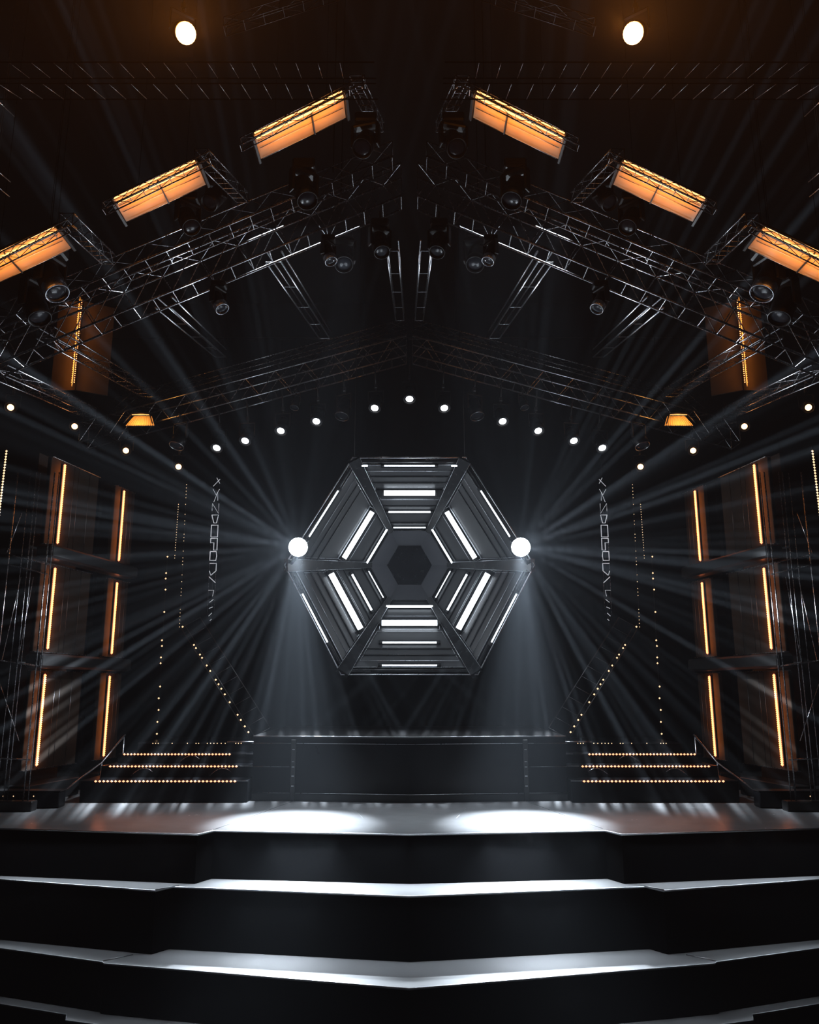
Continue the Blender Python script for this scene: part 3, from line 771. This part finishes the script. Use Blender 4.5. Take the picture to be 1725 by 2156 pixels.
    t = thing('neon_glyph_column', '%s thin column of angular white outline shapes hanging beside the hexagon' % SIDE[s], 'light column', a, 'white outline columns')
    MB().tube([a + V((0, .02, .3)), c2 + V((0, .02, -.05))], .006, 5).build('mast', M['black'], t)
    MB().tube([a + V((0, .02, .3)), V((a.x, a.y + .02, ZC))], .003, 4).build('hanging_wire', M['riser'], t)
    H = (c2 - a).length; dn = (c2 - a).normalized(); rt = V((-s, 0, 0))
    def gp(x, y): return a + dn * (H * y) + rt * x
    W = .058
    shapes = [[(0, .02), (W, .06)], [(-W, .08), (W, .03)], [(-W, .10), (0, .14), (W, .10)], [(-W * .6, .19), (W * .5, .12), (W * .6, .18)],
              [(-W, .25), (-W, .20), (W, .27), (W, .20)], [(-W, .28), (W, .28), (W * .5, .335), (-W * .3, .335), (-W, .28)],
              [(-W, .35), (W, .35), (W, .43), (-W, .43), (-W, .35)], [(-W, .44), (W, .44), (W, .52), (0, .52), (0, .47), (-W, .47), (-W, .44)],
              [(-W, .53), (W * .8, .53), (W, .56), (W * .8, .59), (-W, .59), (-W, .53)], [(-W, .61), (W, .61), (W, .66), (-W * .5, .69), (-W, .66)],
              [(-W, .70), (W, .74)], [(-W, .79), (W * .6, .79), (W * .3, .83)], [(-W * .5, .87), (W * .6, .85)], [(-W * .6, .91), (W * .5, .90)], [(-W * .6, .96), (W * .3, .94)], [(-W * .2, .99), (W * .3, .98)]]
    for i, sh in enumerate(shapes):
        MB().tube([gp(x, y) for x, y in sh], .0075 if 4 < i < 11 else .005, 6).build('glyph', M['glyph'], t)
    for sg in (-1, 1): MB().tube([gp(sg * W, .22), gp(sg * W, .95)], .003, 5).build('side_wire', M['truss'], t)
    # amber lit wall corner with its light string
    top, bot = P(160, 640, 11.0), P(150, 806, 11.0)
    x0 = (top.x + bot.x) / 2
    t = thing('corner_panel', '%s folded dark panel glowing amber around a vertical light string' % SIDE[s], 'wall panel', mx((x0, 11.0, bot.z - .1), s), 'amber glowing corner panels')
    zt, zb2 = top.z + .15, bot.z - .03
    for sg in (-1, 1):
        far = V((x0 + sg * .38, 11.0 - .0 + (.25 if sg < 0 else .45), 0)); near = V((x0, 11.22, 0))
        dd = (far - near).normalized(); nn = V((dd.y, -dd.x, 0))
        if nn.y > 0: nn = -nn
        axx = (mx(dd, s), mx(nn, s), V((0, 0, 1)))
        c = (far + near) / 2; c.z = (zt + zb2) / 2
        MB().box(mx(c, s), ((far - near).length, .03, zt - zb2), axx).build('leaf', M['panel'], t)
    ax0 = mx((x0, 11.10, 0), s)
    MB().tube([ax0 + V((0, -.02, zb2)), ax0 + V((0, -.02, zt))], .012, 6).build('strip_channel', M['black'], t)
    area('corner_light', ax0 + V((0, -.05, (zb2 + zt) / 2)), (0, 1, 0), (0, 0, 1), zt - zb2, .03, 14, (1, .33, .05))
    for sg in (-1, 1):
        b = MB()
        for i in range(40): b.octa(ax0 + V((sg * .018, .0, zb2 + .08 + (zt - zb2 - .12) * i / 39)), .010, .010, .010)
        b.build('led_strip', M['led'], t, label='glowing amber light strip')

# ------------------------------------------------------------------ world haze, camera, render look
w = bpy.data.worlds.new('haze_world'); bpy.context.scene.world = w; w.use_nodes = True
nt = w.node_tree; nt.nodes['Background'].inputs['Color'].default_value = (0, 0, 0, 1); nt.nodes['Background'].inputs['Strength'].default_value = 0
vs_ = nt.nodes.new('ShaderNodeVolumeScatter'); vs_.inputs['Density'].default_value = .0055; vs_.inputs['Anisotropy'].default_value = .0
vs_.inputs['Color'].default_value = (.78, .88, 1, 1)
nt.links.new(vs_.outputs[0], nt.nodes['World Output'].inputs['Volume'])
cam = bpy.data.cameras.new('camera'); co = bpy.data.objects.new('camera', cam); C.objects.link(co)
co.location = (0, 0, EYE); co.rotation_euler = (math.radians(90) + TILT, 0, 0)
cam.sensor_fit = 'HORIZONTAL'; cam.sensor_width = 36; cam.lens = F / 1725 * 36; cam.clip_end = 100; cam.clip_start = .05
sc = bpy.context.scene; sc.camera = co
sc.view_settings.view_transform = 'Standard'; sc.view_settings.look = 'None'; sc.view_settings.exposure = 0; sc.view_settings.gamma = 1
sc.view_settings.use_curve_mapping = False
cy = sc.cycles
cy.max_bounces = 4; cy.diffuse_bounces = 2; cy.glossy_bounces = 3; cy.volume_bounces = 0; cy.transmission_bounces = 1; cy.transparent_max_bounces = 4
cy.sample_clamp_indirect = 4; cy.sample_clamp_direct = 0
cy.caustics_reflective = False; cy.caustics_refractive = False
cy.use_denoising = True; cy.adaptive_threshold = .02
